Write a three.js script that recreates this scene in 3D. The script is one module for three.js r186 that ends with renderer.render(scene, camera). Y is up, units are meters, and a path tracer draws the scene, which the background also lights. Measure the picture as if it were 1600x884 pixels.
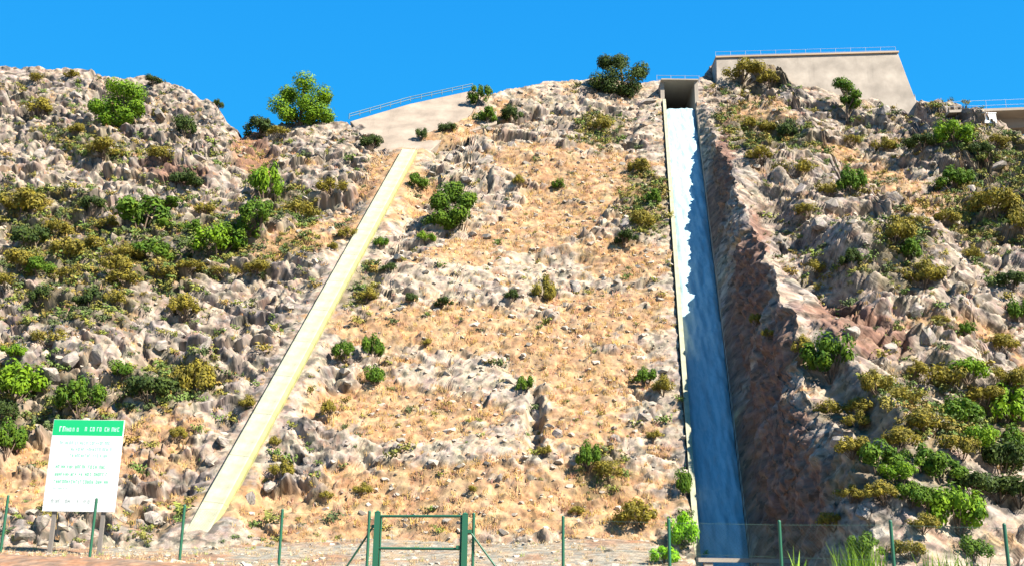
import * as THREE from 'three';
import { ConvexGeometry } from 'three/addons/geometries/ConvexGeometry.js';
import { mergeGeometries } from 'three/addons/utils/BufferGeometryUtils.js';

// ------------------------------------------------------------------ camera, sky, sun, exposure
const EXPOSURE = 3.3;
const scene = new THREE.Scene();
const camera = new THREE.PerspectiveCamera(2 * Math.atan(442 / 1600) * 180 / Math.PI, 1600 / 884, 0.1, 900);
camera.position.set(0, 1.6, 0);
camera.rotation.order = 'YXZ';
camera.rotation.set(15.4 * Math.PI / 180, 0, 0.0135);
camera.updateMatrixWorld(true);
camera.updateProjectionMatrix();

const renderer = new THREE.WebGLRenderer({ antialias: true });
renderer.toneMapping = THREE.LinearToneMapping;
renderer.toneMappingExposure = EXPOSURE;
renderer.shadowMap.enabled = true;

const SKY_ZENITH = [0.009, 0.16, 0.50], SKY_TOP = [0.019, 0.365, 0.95], SKY_MID = [0.026, 0.425, 1.0], SKY_HORIZON = [0.12, 0.56, 1.0];
{
  const W = 256, H = 128, data = new Float32Array(W * H * 4);
  for (let j = 0; j < H; j++) {
    const e = ((j + 0.5) / H - 0.5) * 180;                       // elevation, row 0 is the nadir
    let c;
    const mix = (a, b, k) => a.map((v, i) => v + (b[i] - v) * k);
    if (e < 0) c = [0.16, 0.14, 0.11];
    else if (e < 22) c = mix(SKY_HORIZON, SKY_MID, e / 22);
    else if (e < 31) c = mix(SKY_MID, SKY_TOP, (e - 22) / 9);
    else c = mix(SKY_TOP, SKY_ZENITH, Math.min(1, (e - 31) / 50));
    for (let i = 0; i < W; i++) { const k = (j * W + i) * 4; data[k] = c[0] / EXPOSURE; data[k + 1] = c[1] / EXPOSURE; data[k + 2] = c[2] / EXPOSURE; data[k + 3] = 1; }
  }
  const sky = new THREE.DataTexture(data, W, H, THREE.RGBAFormat, THREE.FloatType);
  sky.mapping = THREE.EquirectangularReflectionMapping; sky.magFilter = THREE.LinearFilter; sky.minFilter = THREE.LinearFilter; sky.needsUpdate = true;
  scene.background = sky; scene.environment = sky;
}
const SUN = new THREE.Vector3(0.60, 0.69, 0.40).normalize();
const sun = new THREE.DirectionalLight(new THREE.Color(1, 0.93, 0.82), 5);
sun.position.copy(SUN).multiplyScalar(150).add(new THREE.Vector3(0, 15, -55));
sun.target.position.set(0, 15, -55);
sun.castShadow = true;
sun.shadow.mapSize.set(4096, 4096);
Object.assign(sun.shadow.camera, { left: -75, right: 75, top: 75, bottom: -75, near: 1, far: 320 });
scene.add(sun, sun.target);

// ------------------------------------------------------------------ helpers
function rng(seed) { let a = seed >>> 0; return () => { a = (a + 0x6D2B79F5) >>> 0; let t = a; t = Math.imul(t ^ (t >>> 15), t | 1); t ^= t + Math.imul(t ^ (t >>> 7), t | 61); return ((t ^ (t >>> 14)) >>> 0) / 4294967296; }; }
const clamp = (v, a = 0, b = 1) => v < a ? a : v > b ? b : v;
const lerp = (a, b, k) => a + (b - a) * k;
const sstep = (a, b, x) => { const t = clamp((x - a) / (b - a)); return t * t * (3 - 2 * t); };
function hash(ix, iy, s) { let h = Math.imul(ix, 374761393) ^ Math.imul(iy, 668265263) ^ Math.imul(s, 1274126177); h = Math.imul(h ^ (h >>> 13), 1274126177); h = Math.imul(h ^ (h >>> 16), 2246822519); return ((h ^ (h >>> 15)) >>> 0) / 4294967296; }
function vnoise(x, y, s) {                                        // gradient noise, about -0.7 .. 0.7
  const ix = Math.floor(x), iy = Math.floor(y), fx = x - ix, fy = y - iy;
  const u = fx * fx * fx * (fx * (fx * 6 - 15) + 10), v = fy * fy * fy * (fy * (fy * 6 - 15) + 10);
  const g = (i, j) => { const a = hash(ix + i, iy + j, s) * 6.2831853; return Math.cos(a) * (fx - i) + Math.sin(a) * (fy - j); };
  return lerp(lerp(g(0, 0), g(1, 0), u), lerp(g(0, 1), g(1, 1), u), v);
}
function fbm(x, y, s, oct = 4, gain = 0.5) { let a = 1, f = 1, r = 0; for (let o = 0; o < oct; o++) { r += a * vnoise(x * f, y * f, s + o * 17); a *= gain; f *= 2.03; } return r; }
const W_ = { f1: 0, f2: 0, h: 0, h2: 0, h3: 0, dx: 0, dy: 0 };
function worley(x, y, s) {
  const ix = Math.floor(x), iy = Math.floor(y); let f1 = 9, f2 = 9, bi = 0, bj = 0, bx = 0, by = 0;
  for (let j = -1; j <= 1; j++) for (let i = -1; i <= 1; i++) {
    const px = ix + i + hash(ix + i, iy + j, s), py = iy + j + hash(ix + i, iy + j, s + 7);
    const d = (px - x) * (px - x) + (py - y) * (py - y);
    if (d < f1) { f2 = f1; f1 = d; bi = ix + i; bj = iy + j; bx = x - px; by = y - py; } else if (d < f2) f2 = d;
  }
  W_.f1 = Math.sqrt(f1); W_.f2 = Math.sqrt(f2); W_.h = hash(bi, bj, s + 31); W_.h2 = hash(bi, bj, s + 57) - 0.5; W_.h3 = hash(bi, bj, s + 83) - 0.5; W_.dx = bx; W_.dy = by;
  return W_;
}
const names = new Map();
function numbered(n) { const k = names.get(n) || 0; names.set(n, k + 1); return k ? n + '_' + String(k).padStart(3, '0') : n; }
function shadows(o) { o.traverse(m => { if (m.isMesh) { m.castShadow = true; m.receiveShadow = true; } }); return o; }
function thing(o, name, label, category, group, kind) {
  o.name = numbered(name); o.userData.label = label; o.userData.category = category;
  if (group) o.userData.group = group; if (kind) o.userData.kind = kind;
  scene.add(shadows(o)); return o;
}
function structure(o, name, label, category) { o.name = name; o.userData = { kind: 'structure', label, category }; scene.add(shadows(o)); return o; }
function part(geo, mat, name, parent) { const m = new THREE.Mesh(geo, mat); m.name = name; parent.add(m); return m; }
const box = (w, h, d, x = 0, y = 0, z = 0) => { const g = new THREE.BoxGeometry(w, h, d); g.translate(x, y, z); return g; };
function bar(a, b, r, seg = 6) {                                   // a round bar between two points
  const v = new THREE.Vector3().subVectors(b, a), g = new THREE.CylinderGeometry(r, r, v.length(), seg);
  g.applyQuaternion(new THREE.Quaternion().setFromUnitVectors(new THREE.Vector3(0, 1, 0), v.clone().normalize()));
  g.translate((a.x + b.x) / 2, (a.y + b.y) / 2, (a.z + b.z) / 2); return g;
}
const V = (x, y, z) => new THREE.Vector3(x, y, z);

// ------------------------------------------------------------------ from photograph pixels to directions
const CAM = camera.position.clone();
function dir(px, py) { return V(px / 800 - 1, 1 - py / 442, 0.5).unproject(camera).sub(CAM).normalize(); }
const PV = new THREE.Matrix4().multiplyMatrices(camera.projectionMatrix, camera.matrixWorldInverse);
function toPixel(x, y, z) { const e = PV.elements, w = e[3] * x + e[7] * y + e[11] * z + e[15]; return [((e[0] * x + e[4] * y + e[8] * z + e[12]) / w + 1) * 800, (1 - (e[1] * x + e[5] * y + e[9] * z + e[13]) / w) * 442]; }
function onZ(px, py, z) { const d = dir(px, py); return CAM.clone().addScaledVector(d, (z - CAM.z) / d.z); }

// ------------------------------------------------------------------ the hillside: a relief over an inclined plane (x across, t up the slope, d out of it)
const ALPHA = 48 * Math.PI / 180, SA = Math.sin(ALPHA), CA = Math.cos(ALPHA), Z0 = -42, Y0 = 1.9;
const world = (x, t, d) => V(x, Y0 + t * SA + d * CA, Z0 - t * CA + d * SA);
const slopeOf = q => [q.x, (q.y - Y0) * SA - (q.z - Z0) * CA, (q.y - Y0) * CA + (q.z - Z0) * SA];
function onSlope(px, py, d = 0) {                                  // where the line through a pixel meets the plane d metres out of the slope
  const r = dir(px, py), n = V(0, CA, SA), o = world(0, 0, d);
  const k = o.sub(CAM).dot(n) / r.dot(n); return slopeOf(CAM.clone().addScaledVector(r, k));
}
// the spillway chute
const C_TOP = onSlope(1040, 165), C_TOPR = onSlope(1086, 165), C_BOT = onSlope(1093, 870), C_BOTR = onSlope(1172, 870);
const TC = C_TOP[1];
const chuteX = t => lerp(C_BOT[0], C_TOP[0], (t - C_BOT[1]) / (TC - C_BOT[1]));
const chuteW = t => lerp(C_BOTR[0] - C_BOT[0], C_TOPR[0] - C_TOP[0], (t - C_BOT[1]) / (TC - C_BOT[1]));
const BUMPS = [[1225, 450, 55, 110, -1.9], [1345, 462, 100, 28, 1.2], [1345, 550, 110, 28, -1.7], [1262, 790, 45, 110, -2.0], [1560, 735, 60, 45, -1.3], [90, 490, 65, 13, -1.0], [836, 655, 12, 45, -0.8], [205, 795, 25, 12, -0.6], [870, 395, 60, 12, -0.5], [1200, 215, 40, 25, -0.9], [700, 235, 60, 20, -0.6], [720, 265, 70, 16, 0.5], [250, 560, 40, 20, -0.8], [330, 250, 60, 30, 0.7], [100, 580, 70, 30, 0.7], [1470, 460, 60, 30, 0.8], [1500, 210, 50, 20, 0.5], [1180, 330, 40, 30, 0.7]].map(([px, py, rx, ry, a]) => { const p = onSlope(px, py, 0.5), q = onSlope(px + rx, py, 0.5), u = onSlope(px, py - ry, 0.5); return [p[0], p[1], q[0] - p[0], u[1] - p[1], a]; });
const RISE = [[-0.5, 7.8], [0, 7.4], [0.3, 5.5], [0.5, 3.9], [0.7, 2.5], [0.85, 1.4], [1, 0.55], [2, 0.4]];
const rightRise = t => { const k = t / TC; for (let i = 1; i < RISE.length; i++) if (k < RISE[i][0]) return lerp(RISE[i - 1][1], RISE[i][1], clamp((k - RISE[i - 1][0]) / (RISE[i][0] - RISE[i - 1][0]))); return 0.4; };
function macro(x, t) {                                             // the large relief
  let m = 0; for (const [bx, bt, rx, rt, a] of BUMPS) { const u = (x - bx) / rx, v = (t - bt) / rt, q = u * u + v * v; if (q < 2.2) m += a * sstep(1.45, 0.55, Math.sqrt(q)); }
  return macroBase(x, t) + m;
}
function macroBase(x, t) {
  const xx = x - chuteX(t), w = chuteW(t);
  const left = 0.35 + 1.1 * fbm(x / 11 + 3.1, t / 9, 5, 2) * sstep(-0.5, -6, xx) + 0.9 * sstep(-16, -26, x) * sstep(42, 20, t);
  if (xx < w) return left;
  const right = rightRise(t) * (1 - 0.45 * sstep(2.5, 16, xx)) + 1.5 * fbm(x / 9, t / 8, 9, 2) * sstep(1, 6, xx);
  const run = 0.2 + rightRise(t) * 0.22;
  return lerp(0.1, right, Math.pow(clamp((xx - w + 0.1) / (run + 0.1)), 0.85));
}
// crest of the hill, read from the skyline
const SKYLINE = [[-420, 120], [-200, 108], [0, 106], [60, 109], [150, 111], [215, 119], [260, 127], [300, 142], [335, 158], [352, 190], [375, 208], [400, 203], [440, 190], [500, 187], [540, 186], [560, 196], [590, 205], [610, 238], [650, 225], [662, 204], [700, 194], [735, 178], [748, 152], [790, 138], [850, 128], [920, 122], [1000, 127], [1030, 124], [1088, 122], [1112, 102], [1150, 84], [1200, 96], [1235, 122], [1260, 138], [1330, 152], [1370, 150], [1430, 148], [1462, 184], [1490, 206], [1600, 216], [1750, 216], [2000, 190]];
const CREST = SKYLINE.map(([px, py]) => { let p = onSlope(px, py, 0.4); for (let k = 0; k < 4; k++) p = onSlope(px, py, macro(p[0], p[1])); return p; }).sort((a, b) => a[0] - b[0]);
function crest(x) {
  if (x <= CREST[0][0]) return CREST[0][1];
  for (let i = 1; i < CREST.length; i++) if (x <= CREST[i][0]) return lerp(CREST[i - 1][1], CREST[i][1], (x - CREST[i - 1][0]) / (CREST[i][0] - CREST[i - 1][0] + 1e-6));
  return CREST[CREST.length - 1][1];
}
// where dry grass, earth and the painted cut-wall shade lie, as ellipses read from the photograph: px, py, rx, ry, turn (deg)
const GRASS = [[930, 290, 85, 55, 0], [850, 340, 160, 28, -22], [800, 372, 120, 22, -12], [960, 400, 70, 30, 10], [720, 512, 200, 32, 3], [620, 640, 130, 36, 5], [880, 560, 110, 36, 15], [965, 480, 80, 34, 0], [910, 630, 70, 60, 50], [760, 770, 280, 48, 0], [470, 372, 85, 24, -18], [230, 690, 70, 55, 30], [50, 745, 90, 45, -25], [715, 200, 75, 18, -15], [1390, 285, 60, 26, 25], [1440, 310, 90, 24, 15], [1320, 245, 45, 20, 30], [955, 800, 70, 48, 0], [395, 245, 22, 42, -35], [1500, 515, 80, 20, 12], [610, 285, 50, 40, -50], [640, 300, 40, 28, 0], [560, 820, 200, 40, 0], [430, 800, 80, 40, 0], [1150, 700, 30, 80, 0], [1180, 175, 60, 18, 0], [250, 800, 60, 30, 0], [820, 250, 60, 25, 0]];
const GREEN = [[210, 400, 240, 60, -5], [60, 330, 90, 40, 0], [150, 230, 90, 25, 10], [440, 325, 60, 35, -15], [1450, 650, 170, 70, 5], [1400, 400, 60, 60, 30], [1560, 320, 80, 60, 0], [1190, 205, 80, 30, 10], [1540, 230, 90, 35, 10], [60, 620, 90, 60, 0], [260, 600, 90, 40, 0], [1380, 760, 120, 50, 0], [1180, 120, 70, 25, 0], [120, 480, 120, 25, 0], [560, 450, 50, 25, -50], [1010, 320, 40, 60, 0], [940, 200, 40, 30, 0], [940, 730, 50, 40, 0]];
const SMOOTH = [[780, 420, 190, 34, 0], [730, 600, 150, 60, 0], [760, 690, 180, 50, 0], [500, 840, 180, 50, 0], [860, 130, 60, 20, 0]];
const RUST_AND_SHADE = [[1340, 510, 90, 30, 18], [1210, 690, 40, 60, 20], [270, 268, 50, 14, 5], [395, 240, 30, 40, -40], [1160, 480, 26, 160, 8], [1190, 640, 34, 150, 8], [1225, 790, 60, 90, 0], [1120, 300, 16, 110, 6]];  // reddish rock; those down the cut wall also paint in its shade
for (const list of [GRASS, GREEN, SMOOTH, RUST_AND_SHADE]) for (const e of list) { e.push(Math.cos(e[4] * 0.01745), Math.sin(e[4] * 0.01745), 1.55 * Math.max(e[2], e[3])); }
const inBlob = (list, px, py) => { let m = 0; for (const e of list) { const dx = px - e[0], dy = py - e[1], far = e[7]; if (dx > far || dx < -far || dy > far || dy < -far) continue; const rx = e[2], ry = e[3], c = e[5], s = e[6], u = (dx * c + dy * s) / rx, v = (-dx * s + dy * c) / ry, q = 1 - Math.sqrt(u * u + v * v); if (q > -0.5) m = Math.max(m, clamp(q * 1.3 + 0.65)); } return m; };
function cover(x, t) {                                             // [grass, green, smooth, rust plus cut-wall shade] between 0 and 1
  const p = world(x, t, macro(x, t)), [px, py] = toPixel(p.x, p.y, p.z);
  const n = fbm(x / 2.6, t / 1.5, 41, 5, 0.72), n2 = fbm(x / 1.9, t / 1.5, 47, 4, 0.6), mid = sstep(430, 620, px) * sstep(1120, 1000, px);
  const g = clamp((inBlob(GRASS, px, py) - 0.4 + n * 0.95 + mid * 0.22) * 2.4);
  return [g, clamp((inBlob(GREEN, px, py) - 0.5 + n2 * 0.7) * 2.2), clamp((inBlob(SMOOTH, px, py) - 0.35 + n2 * 0.4) * 2), clamp((inBlob(RUST_AND_SHADE, px, py) - 0.42 + n2 * 0.5) * 2.4), mid];
}
const OUT = { c: null }, PIPE = [onSlope(290, 868, 0.9), onSlope(640, 234, 0.9)];
function relief(x, t) {
  const c = cover(x, t); OUT.c = c;
  const T = crest(x), xx = x - chuteX(t), w = chuteW(t);
  const lean = macroBase(x, t) * sstep(0, 0.3, xx - w), X0 = x; x = x + lean * 0.8; t = t + lean * 0.35;
  const wx = x + 0.7 * vnoise(x / 2.3, t / 2.3, 61) + 0.25 * vnoise(x / 0.7, t / 0.7, 62), wt = t + 0.7 * vnoise(x / 2.1, t / 2.1, 63) + 0.25 * vnoise(x / 0.7, t / 0.7, 64);
  const rough = clamp(1 - 0.8 * Math.max(c[0], c[2] * 0.85)) * (1 - 0.3 * c[4]) * lerp(0.45, 1, sstep(0, 5, Math.abs(T - t))) * (xx > w ? lerp(0.22, 1, sstep(0.5 + 0.4 * rightRise(t), 2.2 + 0.6 * rightRise(t), xx - w)) : 1);
  // blocky beds, tilted to the right as the outcrops are
  const crack = (q, w) => 1 - sstep(0, w, q.f2 - q.f1);
  let k = worley((wx * 0.94 + wt * 0.34) / 5.4, (wt * 0.94 - wx * 0.34) / 2.5, 101);
  let d = (k.h - 0.5) * 1.6 + k.dx * k.h2 * 1.7 + k.dy * (k.h3 * 1.0 + 0.6) - 0.55 * crack(k, 0.1);
  k = worley((wx * 0.9 - wt * 0.43) / 1.7, (wt * 0.9 + wx * 0.43) / 0.85, 131);
  d += (k.h - 0.5) * 0.3 + k.dx * k.h2 * 0.5 + k.dy * (k.h3 * 0.5 + 0.25) - 0.28 * crack(k, 0.12);
  k = worley((wx * 0.8 + wt * 0.6) / 0.5, (wt * 0.8 - wx * 0.6) / 0.36, 151);
  d += (k.h - 0.5) * 0.08 + k.dx * k.h2 * 0.18 + k.dy * k.h3 * 0.15 - 0.08 * crack(k, 0.2);
  d += 0.22 * fbm(wx / 1.7, wt / 1.7, 171, 4, 0.6);
  const rg = 1 - Math.abs(vnoise(wx / 2.6 + 0.4 * wt, wt / 1.9, 177)) * 6; if (rg > 0) d -= 0.55 * rg;
  const tB = t; x = X0; t = t - lean * 0.35;
  const bed = (wt * 0.95 - wx * 0.3 + 0.5 * vnoise(x / 3, t / 3, 183)) / 1.5, saw = bed - Math.floor(bed), bedMask = sstep(-0.12, 0.25, fbm(X0 / 5, t / 4, 187, 2));
  d += (0.5 - saw) * 0.75 * bedMask;
  let D = macro(x, t) + d * rough * 0.68 + 0.14 * fbm(x / 0.8, t / 0.8, 181, 4, 0.6) - 0.18 * c[0];
  const pd = Math.abs(x - lerp(PIPE[0][0], PIPE[1][0], (t - PIPE[0][1]) / (PIPE[1][1] - PIPE[0][1])));
  if (pd < 2.2 && t < PIPE[1][1] + 1) D = lerp(D, 0.6 + 0.1 * vnoise(x, t, 193), sstep(2.2, 0.75, pd));
  // calm against the chute's left lip, a hollow for the chute itself
  if (xx <= w + 0.02) {
    const near = sstep(-2.4, -0.25, xx);
    D = lerp(D, 0.32 + 0.16 * fbm(x / 0.7, t / 0.9, 191, 3), near);
    if (xx > -0.24) D = -0.9;
  } else { const near = sstep(0.6, 0.0, xx - w); D = lerp(D, 0.25, near * 0.8); }
  if (xx > -0.24 && xx < w + 0.1) { if (t > TC - 0.5) D = -0.9 - (t - TC + 0.5) * 1.1; }
  else if (t > T) D -= (t - T) * 1.12 + 0.15 * sstep(0, 1, t - T);
  // the foot runs out flat
  const foot = sstep(3.5, -1.5, t); D += foot * 0.5;
  return D;
}
function groundY(x, z) {                                           // road, bank and the terrace behind the fence
  const fz = fenceZ(x), fy = fenceY(x), side = sstep(5.5, 8, x);
  const back = lerp(2.55 + 0.25 * vnoise(x / 4, z / 4, 207), 0.9, side);
  let y;
  if (z > fz + 9) y = 0; else if (z > fz) y = fy * sstep(fz + 9, fz + 1, z); else y = lerp(fy, back, sstep(fz, fz - 13, z));
  return y + (z < fz + 9 ? 0.06 * fbm(x / 1.3, z / 1.3, 211, 3) : 0);
}
function fenceZ(x) { return lerp(-35.4, -27.0, (x + 16.2) / 28); }
function fenceY(x) { return lerp(1.74, 0.83, clamp((x + 16.2) / 28, -0.2, 1.2)); }

function hit(px, py, near = 24) { for (let k = 0; k < 8; k++) { const h = hitOnce(px, py + k * 5, near); if (h) return h; } return null; }
function hitOnce(px, py, near) {                                  // first surface behind a pixel: hill or ground
  const r = dir(px, py); let prev = near;
  const inside = k => { const q = CAM.clone().addScaledVector(r, k); if (q.y < groundY(q.x, q.z)) return true; const [x, t, d] = slopeOf(q); return t > -9 && d < relief(x, t); };
  for (let k = near; k < 130; k += 0.3) {
    if (inside(k)) { let a = prev, b = k; for (let i = 0; i < 9; i++) { const m = (a + b) / 2; if (inside(m)) b = m; else a = m; } return { p: CAM.clone().addScaledVector(r, b), k: b }; }
    prev = k;
  }
  return null;
}

// ------------------------------------------------------------------ textures
function noiseTexture(size, f, srgb) {
  const data = new Uint8Array(size * size * 4);
  for (let j = 0; j < size; j++) for (let i = 0; i < size; i++) { const c = f(i, j, size), k = (j * size + i) * 4; data[k] = clamp(c[0], 0, 255); data[k + 1] = clamp(c[1], 0, 255); data[k + 2] = clamp(c[2], 0, 255); data[k + 3] = 255; }
  const t = new THREE.DataTexture(data, size, size, THREE.RGBAFormat); t.wrapS = t.wrapT = THREE.RepeatWrapping; t.magFilter = THREE.LinearFilter; t.minFilter = THREE.LinearMipmapLinearFilter; t.generateMipmaps = true;
  if (srgb) t.colorSpace = THREE.SRGBColorSpace; t.needsUpdate = true; return t;
}
function tileNoise(u, v, per, s) {                                 // periodic gradient noise
  const x = u * per, y = v * per, ix = Math.floor(x), iy = Math.floor(y), fx = x - ix, fy = y - iy, a = fx * fx * (3 - 2 * fx), b = fy * fy * (3 - 2 * fy);
  const g = (i, j) => { const h = hash((ix + i) % per, (iy + j) % per, s) * 6.2831853; return Math.cos(h) * (fx - i) + Math.sin(h) * (fy - j); };
  return lerp(lerp(g(0, 0), g(1, 0), a), lerp(g(0, 1), g(1, 1), a), b);
}
const tfbm = (u, v, per, s, o = 5) => { let r = 0, a = 1; for (let i = 0; i < o; i++) { r += a * tileNoise(u, v, per, s + i * 13); per *= 2; a *= 0.6; } return r; };
const rockMap = noiseTexture(512, (i, j, S) => { const n = tfbm(i / S, j / S, 6, 301, 6), m = tfbm(i / S, j / S, 5, 333, 4); const v = 205 + n * 75, sp = m > 0.42 ? 45 : 0; return [v - sp, v - sp * 0.95 + m * 6, v - sp * 0.85 - m * 10]; }, true);
const rockBump = noiseTexture(512, (i, j, S) => { const n = tfbm(i / S, j / S, 7, 351, 6); const v = 128 + 110 * (1 - Math.abs(n) * 2) * 0.6; return [v, v, v]; });
const concMap = noiseTexture(256, (i, j, S) => { const n = tfbm(i / S, j / S, 4, 401, 6), st = tfbm(i / S, 0.3 + j / S * 0.12, 8, 431, 4); const v = 228 + n * 30 - Math.max(0, st - 0.2) * 25; return [v, v - 1, v - 3]; }, true);
const concBump = noiseTexture(256, (i, j, S) => { const v = 128 + 90 * tfbm(i / S, j / S, 16, 451, 4); return [v, v, v]; });
function tile(t, r) { const c = t.clone(); c.repeat.set(r, r); c.needsUpdate = true; return c; }

const rockMat = new THREE.MeshStandardMaterial({ vertexColors: true, map: rockMap, bumpMap: rockBump, bumpScale: 0.05, roughness: 0.95 });
const concMat = new THREE.MeshStandardMaterial({ color: new THREE.Color(0.41, 0.352, 0.29), map: tile(concMap, 0.21), bumpMap: concBump, bumpScale: 0.006, roughness: 0.9 });
const apronMat = new THREE.MeshStandardMaterial({ color: new THREE.Color(0.30, 0.242, 0.188), map: tile(concMap, 0.21), bumpMap: concBump, bumpScale: 0.006, roughness: 0.9 });
const creamMat = new THREE.MeshStandardMaterial({ color: new THREE.Color(0.37, 0.37, 0.255), map: tile(concMap, 0.5), bumpMap: concBump, bumpScale: 0.006, roughness: 0.85 });
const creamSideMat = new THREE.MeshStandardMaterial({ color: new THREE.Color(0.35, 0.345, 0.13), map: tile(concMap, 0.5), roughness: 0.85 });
const railMat = new THREE.MeshStandardMaterial({ color: new THREE.Color(0.06, 0.12, 0.16), roughness: 0.5, metalness: 0.3 });
const galvMat = new THREE.MeshStandardMaterial({ color: new THREE.Color(0.25, 0.27, 0.3), roughness: 0.5, metalness: 0.6 });
const barkMat0 = new THREE.MeshStandardMaterial({ color: new THREE.Color(0.16, 0.14, 0.12), roughness: 0.8 });
const greenMat = new THREE.MeshStandardMaterial({ color: new THREE.Color(0.013, 0.09, 0.045), roughness: 0.45 });
const wireMat = new THREE.MeshStandardMaterial({ color: new THREE.Color(0.05, 0.1, 0.07), roughness: 0.5 });

// ------------------------------------------------------------------ hillside mesh
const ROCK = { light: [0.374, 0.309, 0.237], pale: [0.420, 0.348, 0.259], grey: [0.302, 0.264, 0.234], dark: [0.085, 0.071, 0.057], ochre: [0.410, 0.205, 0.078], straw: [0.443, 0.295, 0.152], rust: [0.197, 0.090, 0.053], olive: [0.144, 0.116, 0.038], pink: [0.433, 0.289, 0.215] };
{
  const NU = 1120, NV = 680, pos = new Float32Array((NU + 1) * (NV + 1) * 3), col = new Float32Array(pos.length), uv = new Float32Array((NU + 1) * (NV + 1) * 2), idx = new Uint32Array(NU * NV * 6);
  let k = 0; const rowX = new Float32Array(NU + 1);
  for (let j = 0; j <= NV; j++) for (let i = 0; i <= NU; i++, k++) {
    const v = j / NV;
    if (!i) {
      const hw = 31 + 20 * v, tt = -9 + v * 58, xc = chuteX(tt) + chuteW(tt) + 0.9, NB = 800, cum = [0];
      for (let b = 0; b < NB; b++) { const xb = ((b + 0.5) / NB * 2 - 1) * hw; cum.push(cum[b] + 1 + 8 * Math.exp(-Math.pow((xb - xc) / 1.2, 2))); }
      let b = 0; for (let q = 0; q <= NU; q++) { const want = q / NU * cum[NB]; while (b < NB - 1 && cum[b + 1] < want) b++; rowX[q] = ((b + (want - cum[b]) / (cum[b + 1] - cum[b])) / NB * 2 - 1) * hw; }
    }
    const x = rowX[i], T = crest(x), t = -9 + v * (T + 14);
    const d = relief(x, t), c = OUT.c;
    const xw = x - chuteX(t) - chuteW(t), wall = sstep(0.15, 0.4, xw) * sstep(4.5, 2.5, xw);
    pos[k * 3] = x + 0.12 * vnoise(x / 0.5, t / 0.5, 501) * (Math.abs(xw + 1) > 3 ? 1 : 0) + wall * (0.45 * fbm(t / 1.6, d / 1.1, 505, 4, 0.6) + 0.2);
    pos[k * 3 + 1] = Y0 + t * SA + d * CA; pos[k * 3 + 2] = Z0 - t * CA + d * SA;
    const xs = x + d * 0.9 * sstep(0, 1, xw), ts = t + d * 0.3 * sstep(0, 1, xw);
    uv[k * 2] = xs / 3.1; uv[k * 2 + 1] = ts / 3.1;
    const n = fbm(xs / 1.4, ts / 1.1, 521, 5, 0.65), m = fbm(xs / 3.5, ts / 2.6, 541, 4, 0.6), q = fbm(xs / 0.6, ts / 0.5, 561, 3, 0.6), p = fbm(xs / 0.9, ts / 0.8, 581, 4, 0.65);
    const w = [sstep(0.0, 0.35, m) * 0.85, sstep(0.1, 0.5, n) * 0.75, sstep(0.14, 0.36, q + 0.25 * m - 0.12 * c[4]) * 0.85];
    const out = [0, 1, 2].map(a => {
      let b = lerp(ROCK.light[a], ROCK.pale[a], clamp(c[4] * 0.8 + c[2] * 0.6));
      b = lerp(b, ROCK.grey[a], w[0] * (1 - 0.6 * c[4])); b = lerp(b, ROCK.ochre[a], w[1] * 0.3); b = lerp(b, ROCK.pink[a], sstep(0.12, 0.4, p) * 0.5); b = lerp(b, ROCK.rust[a], sstep(0.3, 0.5, -p + 0.2 * m) * 0.55); b = lerp(b, ROCK.dark[a], w[2]);
      b = lerp(b, lerp(ROCK.ochre[a], ROCK.straw[a], clamp(0.5 + n)), c[0] * 0.88);
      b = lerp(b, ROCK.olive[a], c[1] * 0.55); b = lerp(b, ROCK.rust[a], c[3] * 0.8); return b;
    });
    col[k * 3] = out[0]; col[k * 3 + 1] = out[1]; col[k * 3 + 2] = out[2];
  }
  k = 0;
  for (let j = 0; j < NV; j++) for (let i = 0; i < NU; i++) { const a = j * (NU + 1) + i, b = a + 1, c = a + NU + 1, d = c + 1; idx[k++] = a; idx[k++] = b; idx[k++] = d; idx[k++] = a; idx[k++] = d; idx[k++] = c; }
  const g = new THREE.BufferGeometry();
  g.setAttribute('position', new THREE.BufferAttribute(pos, 3)); g.setAttribute('color', new THREE.BufferAttribute(col, 3)); g.setAttribute('uv', new THREE.BufferAttribute(uv, 2)); g.setIndex(new THREE.BufferAttribute(idx, 1)); g.computeVertexNormals();
  structure(new THREE.Mesh(g, rockMat), 'hillside', 'steep craggy limestone hillside with dry orange grass', 'hillside');
}
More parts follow.
